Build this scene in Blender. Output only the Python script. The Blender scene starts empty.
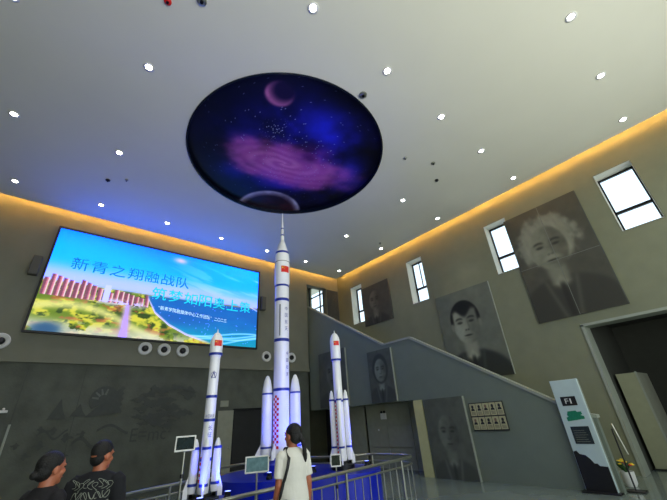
import bpy, bmesh, math, random
import numpy as np
from mathutils import Vector, Matrix
from mathutils.bvhtree import BVHTree
R = math.radians; PI = math.pi
sc = bpy.context.scene
C = sc.collection
random.seed(7); rng = np.random.default_rng(5)

# ------------------------------------------------------------------ camera, world, big lights, exposure
F_PX, PITCH, ROLL, YAW = 327.82, R(27.1275), R(-4.2197), R(41.6393)
fw = Vector((math.sin(YAW)*math.cos(PITCH), math.cos(YAW)*math.cos(PITCH), math.sin(PITCH)))
rt = Vector((math.cos(YAW), -math.sin(YAW), 0)); up = rt.cross(fw)
r2 = rt*math.cos(ROLL)+up*math.sin(ROLL); u2 = -rt*math.sin(ROLL)+up*math.cos(ROLL)
cam_d = bpy.data.cameras.new('camera'); cam = bpy.data.objects.new('camera', cam_d); C.objects.link(cam)
m3 = Matrix((r2, u2, -fw)).transposed()
cam.matrix_world = Matrix.Translation((0, 0, 1.65)) @ m3.to_4x4()
cam_d.sensor_width = 36; cam_d.lens = 36*F_PX/667; cam_d.clip_start = .05
sc.camera = cam
CAM = Vector((0, 0, 1.65))

w = bpy.data.worlds.new('sky'); sc.world = w; w.use_nodes = True
nt = w.node_tree; bg = nt.nodes['Background']
tc = nt.nodes.new('ShaderNodeTexCoord'); sp = nt.nodes.new('ShaderNodeSeparateXYZ'); cr = nt.nodes.new('ShaderNodeValToRGB')
nt.links.new(tc.outputs['Generated'], sp.inputs[0]); nt.links.new(sp.outputs['Z'], cr.inputs[0]); nt.links.new(cr.outputs[0], bg.inputs[0])
cr.color_ramp.elements[0].color = (.75, .82, .88, 1); cr.color_ramp.elements[1].color = (.62, .80, 1, 1)
bg.inputs[1].default_value = 2.2

sc.view_settings.view_transform = 'Standard'; sc.view_settings.look = 'None'
sc.view_settings.exposure = 0.0; sc.view_settings.gamma = 1; sc.view_settings.use_curve_mapping = False
sc.cycles.max_bounces = 8; sc.cycles.diffuse_bounces = 5; sc.cycles.sample_clamp_indirect = 4
sc.cycles.caustics_reflective = False; sc.cycles.caustics_refractive = False

def light(name, kind, loc, energy, color=(1, 1, 1), parent=None, **kw):
    d = bpy.data.lights.new(name, kind); d.energy = energy; d.color = color
    for k, v in kw.items():
        if k not in ('rot', 'aim'): setattr(d, k, v)
    o = bpy.data.objects.new(name, d); C.objects.link(o); o.location = loc
    if 'aim' in kw: o.rotation_euler = Vector(kw['aim']).to_track_quat('-Z', 'Y').to_euler()
    if parent: o.parent = parent
    return o
DAY = 730; SPOT = 80
light('daylight_fill', 'AREA', (3.2, -4.75, 3.0), DAY, (1, .99, .92), shape='RECTANGLE', size=12, size_y=4.6, aim=(.1, .75, 1))  # added lamp just inside the front glazing, tilted up to brighten the ceiling

# ------------------------------------------------------------------ helpers
def lin(c):
    c = np.asarray(c, float)/255
    return np.where(c <= .04045, c/12.92, ((c+.055)/1.055)**2.4)
def L(*c):
    v = lin(c); return (float(v[0]), float(v[1]), float(v[2]), 1)
def mat(name, col, rough=.6, metal=0, var=.08, scale=6, bump=0, bscale=40, emit=0, coat=0, spec=.5):
    m = bpy.data.materials.new(name); m.use_nodes = True; n = m.node_tree; b = n.nodes['Principled BSDF']
    b.inputs['Roughness'].default_value = rough; b.inputs['Metallic'].default_value = metal
    b.inputs['Coat Weight'].default_value = coat; b.inputs['Specular IOR Level'].default_value = spec
    t = n.nodes.new('ShaderNodeTexCoord'); z = n.nodes.new('ShaderNodeTexNoise')
    z.inputs['Scale'].default_value = scale; z.inputs['Detail'].default_value = 5
    n.links.new(t.outputs['Object'], z.inputs['Vector'])
    r = n.nodes.new('ShaderNodeValToRGB'); n.links.new(z.outputs['Fac'], r.inputs[0])
    r.color_ramp.elements[0].position = .3; r.color_ramp.elements[1].position = .7
    r.color_ramp.elements[0].color = tuple(x*(1-var) for x in col[:3])+(1,)
    r.color_ramp.elements[1].color = tuple(min(1, x*(1+var)) for x in col[:3])+(1,)
    n.links.new(r.outputs[0], b.inputs['Base Color'])
    if emit:
        n.links.new(r.outputs[0], b.inputs['Emission Color']); b.inputs['Emission Strength'].default_value = emit
    if bump:
        z2 = n.nodes.new('ShaderNodeTexNoise'); z2.inputs['Scale'].default_value = bscale; z2.inputs['Detail'].default_value = 4
        n.links.new(t.outputs['Object'], z2.inputs['Vector'])
        bp = n.nodes.new('ShaderNodeBump'); bp.inputs['Strength'].default_value = bump; bp.inputs['Distance'].default_value = .02
        n.links.new(z2.outputs['Fac'], bp.inputs['Height']); n.links.new(bp.outputs[0], b.inputs['Normal'])
    return m
def vcol_mat(name, rough=.7, emit=0, spec=.3):
    m = bpy.data.materials.new(name); m.use_nodes = True; n = m.node_tree; b = n.nodes['Principled BSDF']
    a = n.nodes.new('ShaderNodeAttribute'); a.attribute_name = 'Col'
    b.inputs['Roughness'].default_value = rough; b.inputs['Specular IOR Level'].default_value = spec
    if emit:
        b.inputs['Base Color'].default_value = (.01, .01, .01, 1)
        n.links.new(a.outputs['Color'], b.inputs['Emission Color']); b.inputs['Emission Strength'].default_value = emit
    else:
        t = n.nodes.new('ShaderNodeTexCoord'); z = n.nodes.new('ShaderNodeTexNoise'); z.inputs['Scale'].default_value = 60
        n.links.new(t.outputs['Object'], z.inputs['Vector'])
        mx = n.nodes.new('ShaderNodeMix'); mx.data_type = 'RGBA'; mx.blend_type = 'OVERLAY'; mx.inputs[0].default_value = .12
        n.links.new(a.outputs['Color'], mx.inputs[6]); n.links.new(z.outputs['Color'], mx.inputs[7])
        n.links.new(mx.outputs[2], b.inputs['Base Color'])
    return m
def obj(name, bm, m=None, parent=None, smooth=False, loc=None, rot=None, angle=None):
    if isinstance(bm, bmesh.types.BMesh):
        bmesh.ops.recalc_face_normals(bm, faces=bm.faces)
        me = bpy.data.meshes.new(name); bm.to_mesh(me); bm.free()
    else: me = bm
    if m: me.materials.clear(); me.materials.append(m)
    if smooth:
        me.polygons.foreach_set('use_smooth', [True]*len(me.polygons))
        if angle: me.set_sharp_from_angle(angle=R(angle))
    o = bpy.data.objects.new(name, me); C.objects.link(o)
    if parent: o.parent = parent
    if loc: o.location = loc
    if rot: o.rotation_euler = rot
    return o
def tag(o, label, cat, group=None):
    o['label'] = label; o['category'] = cat
    if group: o['group'] = group
    return o
def thing(name, label, cat, loc=(0, 0, 0), rotz=0, group=None):
    o = bpy.data.objects.new(name, None); C.objects.link(o); o.location = loc; o.rotation_euler = (0, 0, rotz)
    o.empty_display_size = .2
    return tag(o, label, cat, group)
def struct(name, bm, m, parent=None):
    o = obj(name, bm, m, parent)
    if not parent: o['kind'] = 'structure'
    return o
def nb(): return bmesh.new()
def box(bm, x0, x1, y0, y1, z0, z1, bevel=0):
    v = [bm.verts.new((x, y, z)) for x in (x0, x1) for y in (y0, y1) for z in (z0, z1)]
    fs = [bm.faces.new([v[i] for i in f]) for f in ((0, 1, 3, 2), (4, 6, 7, 5), (0, 4, 5, 1), (2, 3, 7, 6), (0, 2, 6, 4), (1, 5, 7, 3))]
    if bevel:
        es = {e for f in fs for e in f.edges}
        bmesh.ops.bevel(bm, geom=list(es), offset=bevel, segments=2, affect='EDGES', profile=.5)
    return bm
def bx(*a, **k): return box(nb(), *a, **k)
def frame_axes(d):
    d = d.normalized(); a = Vector((0, 0, 1)) if abs(d.z) < .9 else Vector((1, 0, 0))
    x = d.cross(a).normalized(); return x, d.cross(x).normalized()
def tube(bm, pts, r, seg=10, caps=True):
    pts = [Vector(p) for p in pts]; rs = r if isinstance(r, (list, tuple)) else [r]*len(pts); rings = []
    for i, p in enumerate(pts):
        d = (pts[min(i+1, len(pts)-1)]-pts[max(i-1, 0)])
        x, y = frame_axes(d)
        rings.append([bm.verts.new(p+(x*math.cos(t)+y*math.sin(t))*rs[i]) for t in [2*PI*k/seg for k in range(seg)]])
    for a, b in zip(rings, rings[1:]):
        for k in range(seg): bm.faces.new((a[k], a[(k+1) % seg], b[(k+1) % seg], b[k]))
    if caps: bm.faces.new(rings[0][::-1]); bm.faces.new(rings[-1])
    return bm
def lathe(bm, prof, seg=32, cx=0, cy=0, cap=True):
    rings = []
    for r, z in prof:
        if r < 1e-5: rings.append([bm.verts.new((cx, cy, z))])
        else: rings.append([bm.verts.new((cx+r*math.cos(2*PI*k/seg), cy+r*math.sin(2*PI*k/seg), z)) for k in range(seg)])
    for a, b in zip(rings, rings[1:]):
        for k in range(seg):
            k2 = (k+1) % seg
            if len(a) == 1 and len(b) == 1: continue
            if len(a) == 1: bm.faces.new((a[0], b[k2], b[k]))
            elif len(b) == 1: bm.faces.new((a[k], a[k2], b[0]))
            else: bm.faces.new((a[k], a[k2], b[k2], b[k]))
    if cap:
        if len(rings[0]) > 1: bm.faces.new(rings[0][::-1])
        if len(rings[-1]) > 1: bm.faces.new(rings[-1])
    return bm
def prism(bm, pts, axis, a, b):
    """outline pts (p,q) in the plane across axis, from a to b along it"""
    def P(p, q, t): return {0: (t, p, q), 1: (p, t, q), 2: (p, q, t)}[axis]
    A = [bm.verts.new(P(p, q, a)) for p, q in pts]; B = [bm.verts.new(P(p, q, b)) for p, q in pts]
    n = len(pts); bm.faces.new(A); bm.faces.new(B[::-1])
    for i in range(n): bm.faces.new((A[i], A[(i+1) % n], B[(i+1) % n], B[i]))
    return bm
def ball(bm, c, r, seg=20, rot=None):
    r = (r, r, r) if isinstance(r, (int, float)) else r
    M = Matrix.Translation(c) @ (rot if rot else Matrix.Identity(4)) @ Matrix.Diagonal((r[0], r[1], r[2], 1))
    bmesh.ops.create_uvsphere(bm, u_segments=seg, v_segments=seg//2+2, radius=1, matrix=M); return bm
def cone(bm, p0, p1, r0, r1, seg=16, round_=True):
    tube(bm, [p0, p1], [r0, r1], seg)
    if round_: ball(bm, p0, r0, seg); ball(bm, p1, r1, seg)
    return bm
def loft(bm, secs, seg=28):
    """elliptical rings (x, y, z, rx, ry)"""
    rings = [[bm.verts.new((x+rx*math.cos(2*PI*k/seg), y+ry*math.sin(2*PI*k/seg), z)) for k in range(seg)] for x, y, z, rx, ry in secs]
    for a, b in zip(rings, rings[1:]):
        for k in range(seg): bm.faces.new((a[k], a[(k+1) % seg], b[(k+1) % seg], b[k]))
    bm.faces.new(rings[0][::-1]); bm.faces.new(rings[-1]); return bm
def fuse(bm, voxel, smooth=3):
    """voxel-unite everything in bm into one continuous mesh"""
    bmesh.ops.recalc_face_normals(bm, faces=bm.faces)
    me = bpy.data.meshes.new('tmp'); bm.to_mesh(me); bm.free()
    o = bpy.data.objects.new('tmp', me); C.objects.link(o)
    md = o.modifiers.new('r', 'REMESH'); md.mode = 'VOXEL'; md.voxel_size = voxel
    if smooth:
        s = o.modifiers.new('s', 'SMOOTH'); s.iterations = smooth; s.factor = .5
    dg = bpy.context.evaluated_depsgraph_get(); dg.update()
    out = bpy.data.meshes.new_from_object(o.evaluated_get(dg))
    bpy.data.objects.remove(o); bpy.data.meshes.remove(me)
    return out
_tc = {}
def text_geo(s, bold=0.0):
    key = (s, bold)
    if key not in _tc:
        cu = bpy.data.curves.new('t', 'FONT'); cu.body = s; cu.size = 1; cu.offset = bold; cu.resolution_u = 3
        o = bpy.data.objects.new('t', cu); C.objects.link(o)
        dg = bpy.context.evaluated_depsgraph_get(); dg.update()
        me = bpy.data.meshes.new_from_object(o.evaluated_get(dg))
        co = np.array([v.co[:] for v in me.vertices]); fs = [tuple(p.vertices) for p in me.polygons]
        bpy.data.objects.remove(o); bpy.data.meshes.remove(me)
        co[:, 0] -= co[:, 0].min(); co[:, 1] -= co[:, 1].min()
        _tc[key] = (co, fs)
    return _tc[key]
def text(name, s, W, H, fn, m, parent, bold=0):
    """text stretched to W x H, each vertex placed by fn(x, y)"""
    co, fs = text_geo(s, bold); co = co.copy(); co[:, 0] *= W/max(co[:, 0].max(), 1e-6); co[:, 1] *= H/max(co[:, 1].max(), 1e-6)
    me = bpy.data.meshes.new(name); me.from_pydata([fn(x, y) for x, y, _ in co], [], fs); me.update()
    return obj(name, me, m, parent)
def grid_picture(name, nu, nv, fn_pos, col, m, parent, hdr=0):
    """a picture: a fine grid whose vertices carry the printed or displayed colour; col is nv x nu x 3 (sRGB 0-255)"""
    us = np.linspace(0, 1, nu); vs = np.linspace(0, 1, nv)
    V = [fn_pos(u, v) for v in vs for u in us]
    Fc = [(j*nu+i, j*nu+i+1, (j+1)*nu+i+1, (j+1)*nu+i) for j in range(nv-1) for i in range(nu-1)]
    me = bpy.data.meshes.new(name); me.from_pydata(V, [], Fc); me.update()
    a = me.color_attributes.new('Col', 'FLOAT_COLOR', 'POINT')
    c = np.ones((nu*nv, 4)); c[:, :3] = lin(np.clip(col, 0, 255)).reshape(-1, 3)
    if hdr: b_ = c[:, 2]; c[:, 2] = b_*(1+hdr*np.clip((b_-.6)/.4, 0, 1)**2)      # an over-range blue the camera clips
    a.data.foreach_set('color', c.ravel().astype(np.float32))
    return obj(name, me, m, parent)
def vnoise(x, y, seed=0):
    xi = np.floor(x).astype(int); yi = np.floor(y).astype(int); fx = x-xi; fy = y-yi
    def h(a, b):
        n = (a*374761393+b*668265263+seed*982451653) & 0x7fffffff; n = (n ^ (n >> 13))*1274126177 & 0x7fffffff
        return ((n ^ (n >> 16)) & 0xffff)/65535
    fx = fx*fx*(3-2*fx); fy = fy*fy*(3-2*fy)
    return (h(xi, yi)*(1-fx)+h(xi+1, yi)*fx)*(1-fy)+(h(xi, yi+1)*(1-fx)+h(xi+1, yi+1)*fx)*fy
def fbm(x, y, seed=0, o=5):
    s = 0; a = .5
    for k in range(o): s = s+a*vnoise(x*2**k, y*2**k, seed+k); a *= .5
    return s/(1-.5**o)
def sg(x, k=1): return 1/(1+np.exp(-np.clip(x/k, -30, 30)))
def mixc(a, b, t): t = np.asarray(t)[..., None]; return a*(1-t)+np.asarray(b, float)*t

# ------------------------------------------------------------------ materials
M = {}
M['ceil'] = mat('ceiling_paint', L(222, 220, 202), .75, var=.015, scale=1)
M['wall'] = mat('grey_plaster', L(124, 127, 103), .85, var=.05, scale=2.5, bump=.12, bscale=60)
M['wall_s'] = mat('grey_screen_wall_plaster', L(120, 121, 106), .85, var=.05, scale=2.5, bump=.1)
M['mural'] = mat('etched_dark_plaster', L(86, 90, 80), .7, var=.24, scale=1.9, bump=.25, bscale=18)
M['relief'] = mat('etched_relief', L(72, 76, 71), .75, var=.1, scale=8)
M['parapet'] = mat('sage_grey_plaster', L(110, 120, 108), .8, var=.04, scale=3, bump=.08)
M['reveal'] = mat('window_lit_reveal', L(206, 206, 192), .7, var=.02)  # window light on the reveals is put into this whiter colour
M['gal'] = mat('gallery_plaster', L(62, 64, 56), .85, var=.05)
M['cap'] = mat('pale_coping', L(150, 156, 142), .5, var=.05)
M['floor'] = mat('polished_floor', L(118, 130, 122), .14, var=.08, scale=1.2, spec=.5)
M['white'] = mat('white_paint', L(226, 226, 222), .4, var=.02)
M['rocket'] = mat('rocket_white', L(244, 244, 246), .32, var=.02, scale=4, coat=.3)
M['blue'] = mat('rocket_blue_band', L(22, 48, 150), .35, var=.05)
M['ink'] = mat('dark_blue_ink', L(84, 88, 150), .5, var=.05)
M['red'] = mat('flag_red', L(225, 32, 28), .5, var=.04)
M['yellow'] = mat('flag_yellow', L(250, 215, 40), .5, var=.03)
M['plinth'] = mat('plinth_blue', L(12, 34, 190), .3, var=.08, scale=3, coat=.3)
M['black'] = mat('black_plastic', L(22, 22, 24), .45, var=.1)
M['blackm'] = mat('black_metal', L(28, 30, 32), .4, .6, var=.1)
M['steel'] = mat('brushed_steel', L(176, 176, 160), .28, .9, var=.06, scale=30)
M['spk'] = mat('speaker_grey', L(84, 84, 76), .6)
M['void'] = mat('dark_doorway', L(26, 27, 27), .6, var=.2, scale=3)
M['door'] = mat('grey_door', L(150, 152, 134), .6, var=.06)
M['pillar'] = mat('cream_pillar', L(196, 194, 140), .6, var=.05)
M['lamp'] = mat('lamp_lens', (1, .97, .9, 1), .4, var=0, emit=40)
M['cove'] = mat('cove_led', (1, .50, .12, 1), .4, var=.03, scale=3, emit=120)
M['print'] = vcol_mat('printed_panel', .75)
M['disc'] = vcol_mat('printed_ceiling_film', .35, spec=.25)
M['led'] = vcol_mat('led_display', .4, emit=1.0)
M['curtain'] = mat('slate_curtain', L(72, 78, 80), .9, var=.12, scale=12)
g = bpy.data.materials.new('window_glass'); g.use_nodes = True; n = g.node_tree; n.nodes.remove(n.nodes['Principled BSDF'])
tr = n.nodes.new('ShaderNodeBsdfTransparent'); tr.inputs[0].default_value = (.93, .97, .98, 1)
gl = n.nodes.new('ShaderNodeBsdfGlossy'); gl.inputs['Roughness'].default_value = .03
mx = n.nodes.new('ShaderNodeMixShader'); mx.inputs[0].default_value = .06
n.links.new(tr.outputs[0], mx.inputs[1]); n.links.new(gl.outputs[0], mx.inputs[2])
n.links.new(mx.outputs[0], n.nodes['Material Output'].inputs[0]); M['glass'] = g

# ------------------------------------------------------------------ the room shell
XR, YB, ZC = 11.2, 12.5, 8.2          # right wall, screen wall, ceiling
XS = 9.13                             # stair parapet
X0, Y0 = -4.8, -5.0
GAP = .44
struct('floor', bx(X0-.3, 15.1, Y0-.3, 17, -.2, 0), M['floor'])
# right wall: windows cut out by building it from blocks
WIN = [(-3.75, -2.95), (-.15, .72), (3.42, 4.2), (7.05, 7.85), (10.72, 11.5)]
WZ0, WZ1 = 5.66, 7.55
bm = nb(); T = .5
ys = [Y0-.3]+[v for a in WIN for v in a]+[YB+.0]
GY0, GY1, GZ = -1.9, 2.48, 3.5        # gallery opening
YE = YB+.35
box(bm, XR, XR+T, Y0-.3, YE, WZ1, 8.8)
box(bm, XR, XR+T, Y0-.3, YE, GZ, WZ0)
box(bm, XR, XR+T, GY1, YE, 0, GZ); box(bm, XR, XR+T, Y0-.3, GY0, 0, GZ)
for i in range(0, len(ys), 2): box(bm, XR, XR+T, ys[i], ys[i+1] if i+1 < len(ys) else YE, WZ0, WZ1)
struct('wall_right', bm, M['wall'])
# screen wall: left part up to the stair opening, lintel above it, upper part proud of the lower
bm = nb()
box(bm, X0-.3, XS, YB, YB+.35, 3.62, 9.0)
box(bm, XS, 10.4, YB, YB+.35, 7.72, 9.0); box(bm, 10.4, XR+.1, YB, YB+.35, 0, 9.0)
struct('wall_screen', bm, M['wall_s'])
bm = nb()
DX0, DX1, DZ = 5.75, 7.35, 2.15
box(bm, X0-.3, DX0, YB+.06, YB+.35, 0, 3.62); box(bm, DX1, XS, YB+.06, YB+.35, 0, 3.62); box(bm, DX0, DX1, YB+.06, YB+.35, DZ, 3.62)
struct('wall_lower', bm, M['mural'])
struct('trim_1', bx(X0-.3, XS, YB-.05, YB+.2, 3.56, 3.66), M['wall_s'])
bm = nb(); box(bm, 10.4, 10.7, YB+.35, 12.75, 0, 9); box(bm, 10.4, 10.7, 14.2, 17, 0, 9); box(bm, 10.4, 10.7, 12.75, 14.2, 0, 6); box(bm, 10.4, 10.7, 12.75, 14.2, 8.3, 9)
struct('wall_stairwell', bm, M['wall'])
struct('wall_far', bx(X0, 10.7, 16.8, 17, 0, 9), M['wall'])
struct('wall_left', bx(X0-.3, X0, Y0-.3, 17, 0, 9), M['wall'])
bm = nb(); box(bm, X0, XR+T, Y0-.3, Y0, 5.4, 9); box(bm, X0, XR+T, Y0-.3, Y0, 0, .3)
for x in (X0, -.8, 3.2, 7.2, XR): box(bm, x-.15, x+.15, Y0-.3, Y0, .3, 5.4)
struct('wall_back', bm, M['wall'])
# ceiling: lowered slab with the round recess, set in from two walls for the cove
DCX, DCY, DR = 3.88, 6.0, 2.66
bm = nb()
def ring_fill(bm, z):
    o = [bm.verts.new(p) for p in ((X0, Y0, z), (XR-GAP, Y0, z), (XR-GAP, YB-GAP, z), (X0, YB-GAP, z))]
    i = [bm.verts.new((DCX+DR*math.cos(2*PI*k/96), DCY+DR*math.sin(2*PI*k/96), z)) for k in range(96)]
    es = [bm.edges.new((o[k], o[(k+1) % 4])) for k in range(4)]+[bm.edges.new((i[k], i[(k+1) % 96])) for k in range(96)]
    bmesh.ops.triangle_fill(bm, edges=es, use_beauty=True)
    return o, i
o1, i1 = ring_fill(bm, ZC); o2, i2 = ring_fill(bm, ZC+.16)
for a, b in ((o1, o2), (i1, i2)):
    for k in range(len(a)): bm.faces.new((a[k], a[(k+1) % len(a)], b[(k+1) % len(b)], b[k]))
struct('ceiling', bm, M['ceil'])
struct('ceiling_upper', bx(X0-.3, XR+T, Y0-.3, 17, 8.5, 8.8), M['ceil'])
bm = nb(); box(bm, XR-GAP-.10, XR-GAP-.05, Y0, YB-GAP, ZC+.165, ZC+.19); box(bm, X0, XR-GAP-.1, YB-GAP-.10, YB-GAP-.05, ZC+.165, ZC+.19)
tag(obj('cove_light_strip', bm, M['cove']), 'warm amber light strip glowing in the ceiling cove along two walls', 'light strip')

# windows of the right wall
for k, (a, b) in enumerate(WIN):
    bm = nb(); x = XR+.40; t = .045
    box(bm, x, x+.07, a, a+t, WZ0, WZ1); box(bm, x, x+.07, b-t, b, WZ0, WZ1)
    box(bm, x, x+.07, a, b, WZ1-t*1.3, WZ1); box(bm, x, x+.07, a, b, WZ0, WZ0+.02); box(bm, x, x+.07, a, b, 6.32, 6.40)
    wf = struct('window_%d' % (k+1), bm, M['blackm'])
    obj('pane', bx(x+.03, x+.04, a+t, b-t, WZ0, WZ1-t), M['glass'], wf)
    if k >= 3:
        bm = nb(); s = (a+b)/2
        box(bm, x-.03, x, s-.02, s+.02, 6.4, WZ1-.06); obj('sash_bar', bm, M['blackm'], wf)
    rv = nb(); box(rv, XR, x, b-.004, b+.01, WZ0, WZ1); box(rv, XR, x, a-.01, a+.004, WZ0, WZ1); box(rv, XR, x, a, b, WZ1-.004, WZ1+.01)
    obj('window_reveal', rv, M['reveal'], wf)
    obj('window_sill', bx(XR-.0, x, a, b, WZ0-.02, WZ0+.012), M['white'], wf)
# stairwell window
bm = nb()
for y in (12.75, 13.2, 14.15): box(bm, 10.5, 10.56, y, y+.05, 6, 8.3)
for z in (6.0, 6.95, 7.62, 8.25): box(bm, 10.5, 10.56, 12.75, 14.2, z, z+.05)
wf = struct('window_6', bm, M['blackm']); obj('pane', bx(10.52, 10.53, 12.8, 14.15, 6.05, 8.25), M['glass'], wf)
# glazed front behind the camera
for k, (a, b) in enumerate(((X0+.15, -.95), (-.65, 3.05), (3.35, 7.05), (7.35, XR-.15))):
    bm = nb()
    for f in (0, .5, 1): box(bm, a+(b-a-.06)*f, a+(b-a-.06)*f+.06, Y0-.2, Y0-.12, .3, 5.4)
    for z in (.3, 2.6, 5.34): box(bm, a, b, Y0-.2, Y0-.12, z, z+.06)
    wf = struct('window_%d' % (k+7), bm, M['blackm']); obj('pane', bx(a, b, Y0-.17, Y0-.16, .3, 5.4), M['glass'], wf)
# gallery beyond the right wall
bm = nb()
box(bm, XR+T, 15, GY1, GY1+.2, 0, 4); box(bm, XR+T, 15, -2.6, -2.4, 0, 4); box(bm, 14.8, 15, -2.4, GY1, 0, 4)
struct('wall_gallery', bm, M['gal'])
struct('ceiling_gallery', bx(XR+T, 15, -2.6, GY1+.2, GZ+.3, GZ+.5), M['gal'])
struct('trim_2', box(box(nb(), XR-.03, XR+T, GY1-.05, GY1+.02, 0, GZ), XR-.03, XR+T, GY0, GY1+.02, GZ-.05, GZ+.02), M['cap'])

# stair parapet with the recess beneath it
bm = nb()
prism(bm, [(2.42, 0), (2.42, 1.30), (2.62, 1.34), (6.83, 3.85), (8.02, 3.85), (12.45, 6.5), (12.45, 2.0), (7.05, 2.0), (7.05, 0)], 0, XS, XS+.14)
struct('wall_parapet', bm, M['parapet'])
bm = nb()
prism(bm, [(2.39, 1.30), (2.62, 1.34), (6.83, 3.85), (8.02, 3.85), (12.45, 6.5), (12.45, 6.56), (8.0, 3.91), (6.8, 3.91), (2.6, 1.40), (2.39, 1.36)], 0, XS-.03, XS+.17)
struct('trim_3', bm, M['cap'])
bm = nb(); nst = 34
for k in range(30):
    y = 2.6+k*.13; z = .08*(k+1) if False else min(2.9, .1*(k+1))
    box(bm, XS+.14, XR, y+.14, y+.28, 0 if y < 7 else z-.2, z)
box(bm, XS+.14, XR, 6.8, 8.1, 2.7, 2.9)
for k in range(26):
    y = 8.05+k*.168
    box(bm, XS+.14, XR if y < 12.3 else 10.4, y, y+.18, 2.8+k*.1, 2.9+k*.1+.03)
struct('stairs', bm, M['wall'])
# recess under the stair
bm = nb(); y = 7.05
for a, b in ((7.06, 7.9), (7.92, 9.0), (9.02, 10.0), (10.12, 11.1), (11.12, 12.2)):
    for z0, z1 in ((.0, .62), (.64, 1.3), (1.32, 2.0)): box(bm, 9.95, 10.1, a, b, z0, z1)
box(bm, 9.99, 10.12, 7.06, 10.0, 0, 2.0); box(bm, 9.99, 10.12, 10.12, 12.2, 0, 2.0)
struct('wall_recess', bm, M['door'])
struct('ceiling_recess', bx(XS+.14, 10.1, 7.05, 12.5, 2.0, 2.1), M['door'])
struct('wall_recess_end', bx(XS+.14, 10.1, 6.9, 7.05, 0, 2.1), M['door'])
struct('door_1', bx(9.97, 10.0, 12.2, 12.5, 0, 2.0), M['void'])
struct('trim_4', bx(XS-.03, XS+.0, 6.72, 7.05, 0, 1.98), M['pillar'])
# doorway of the screen wall
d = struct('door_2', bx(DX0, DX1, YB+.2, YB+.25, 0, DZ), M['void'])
bm = nb(); box(bm, DX0-.05, DX0, YB+.02, YB+.3, 0, DZ+.05); box(bm, DX0, DX1, YB+.02, YB+.3, DZ, DZ+.05); box(bm, DX1, DX1+.05, YB+.02, YB+.3, 0, DZ+.05)
obj('door_frame', bm, M['blackm'], d)
d = struct('door_3', bx(5.14, 5.70, YB+.0, YB+.05, 0.02, DZ), M['door'])
obj('door_handle', box(box(nb(), 5.6, 5.62, YB-.05, YB, .95, 1.05), 5.52, 5.62, YB-.05, YB-.03, 1.0, 1.02), M['steel'], d)
cu = nb(); n_ = 40
for k in range(n_):
    a = 10.42+.7*k/n_; 
    box(cu, a, a+.7/n_, YB-.05-.03*math.sin(k*1.3), YB, 5.2, 7.66)
tag(obj('curtain', cu, M['curtain']), 'slate grey pleated curtain in the upper corner beside the stairwell window', 'curtain')

# ------------------------------------------------------------------ painted ceiling disc
N = 231
u = np.linspace(-1, 1, N); Ux, Uy = np.meshgrid(u, u)         # picture frame, y towards the screen wall
def disc_col(px, py):
    """px, py in picture axes: px right, py up as seen in the photograph"""
    base = np.zeros(px.shape+(3,))+np.array([5, 6, 20])
    n1 = fbm(px*2.2+5, py*2.2+3, 1); n2 = fbm(px*4+9, py*4, 7); n3 = fbm(px*9, py*9+4, 11)
    bl = np.exp(-((px-.15)**2/.45+(py+.02)**2/.35))*np.clip((n1-.36)*4.2, 0, 1.2)
    base = mixc(base, (44, 44, 235), np.clip(bl*1.1, 0, .95))
    b2 = np.exp(-((px-.3)**2/.05+(py-.42)**2/.06))*.75+np.exp(-((px-.68)**2/.03+(py+.1)**2/.04))*.7+np.exp(-((px+.6)**2/.03+(py+.22)**2/.03))*.5
    base = mixc(base, (40, 50, 250), np.clip(b2*(.35+n2), 0, .9))
    a = -.28; qx = (px-.05)*math.cos(a)-(py+.12)*math.sin(a)*-1; qx = (px-.05)*math.cos(a)+(py+.12)*math.sin(a); qy = -(px-.05)*math.sin(a)+(py+.12)*math.cos(a)
    e = ((qx+.02)/.68)**2+(qy/.30)**2
    pk = sg(1-e+(n2-.5)*1.6, .22)
    base = mixc(base, (186, 80, 180), pk*.92)
    rr = np.sqrt(((qx+.1)/.62)**2+(qy/.25)**2); th = np.arctan2(qy/.25, (qx+.1)/.62)
    sw = .5+.5*np.sin(rr*20-th*2+n2*6)
    base = mixc(base, (240, 165, 225), pk*np.exp(-rr*1.0)*(sw*.45+.35*n3))
    base = mixc(base, (70, 24, 100), np.clip(np.exp(-((px-.25)**2/.03+(py-.08)**2/.02))*n3*1.5, 0, .8))
    st = (rng.random(px.shape) > .9955)*np.exp(-((px)**2/.5+(py-.1)**2/.5)); base = mixc(base, (190, 200, 255), np.clip(st*1.3, 0, 1))
    st = (rng.random(px.shape) > .965)*np.exp(-((px+.12)**2/.012+(py-.36)**2/.015)); base = mixc(base, (210, 220, 255), np.clip(st*1.2, 0, 1))
    # crescent moon above, planet below
    d1 = np.hypot(px+.10, py-.77); m = sg(.125-d1, .006)
    cres = np.clip((np.hypot(px+.06, py-.81)-.075)*13, 0, 1)
    base = mixc(base, np.array([24, 16, 60])+cres[..., None]*np.array([176, 96, 110])*(.55+.6*n3[..., None]), m)
    d2 = np.hypot(px+.22, (py+.99)/1.02); m = sg(.40-d2, .006); rimv = np.clip((d2-.30)*11, 0, 1.1)
    pc = mixc(np.zeros(px.shape+(3,))+np.array([70, 24, 40]), (30, 14, 34), sg(n2-.5, .04)); pc = mixc(pc, (214, 206, 226), np.clip(rimv*(.3+n3), 0, 1))
    base = mixc(base, pc, m)
    return base
# picture axes on the ceiling: photo-right and photo-up directions projected
ax_r = Vector((.86, -.51, 0)).normalized(); ax_u = Vector((-.60, -.80, 0)).normalized()
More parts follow.
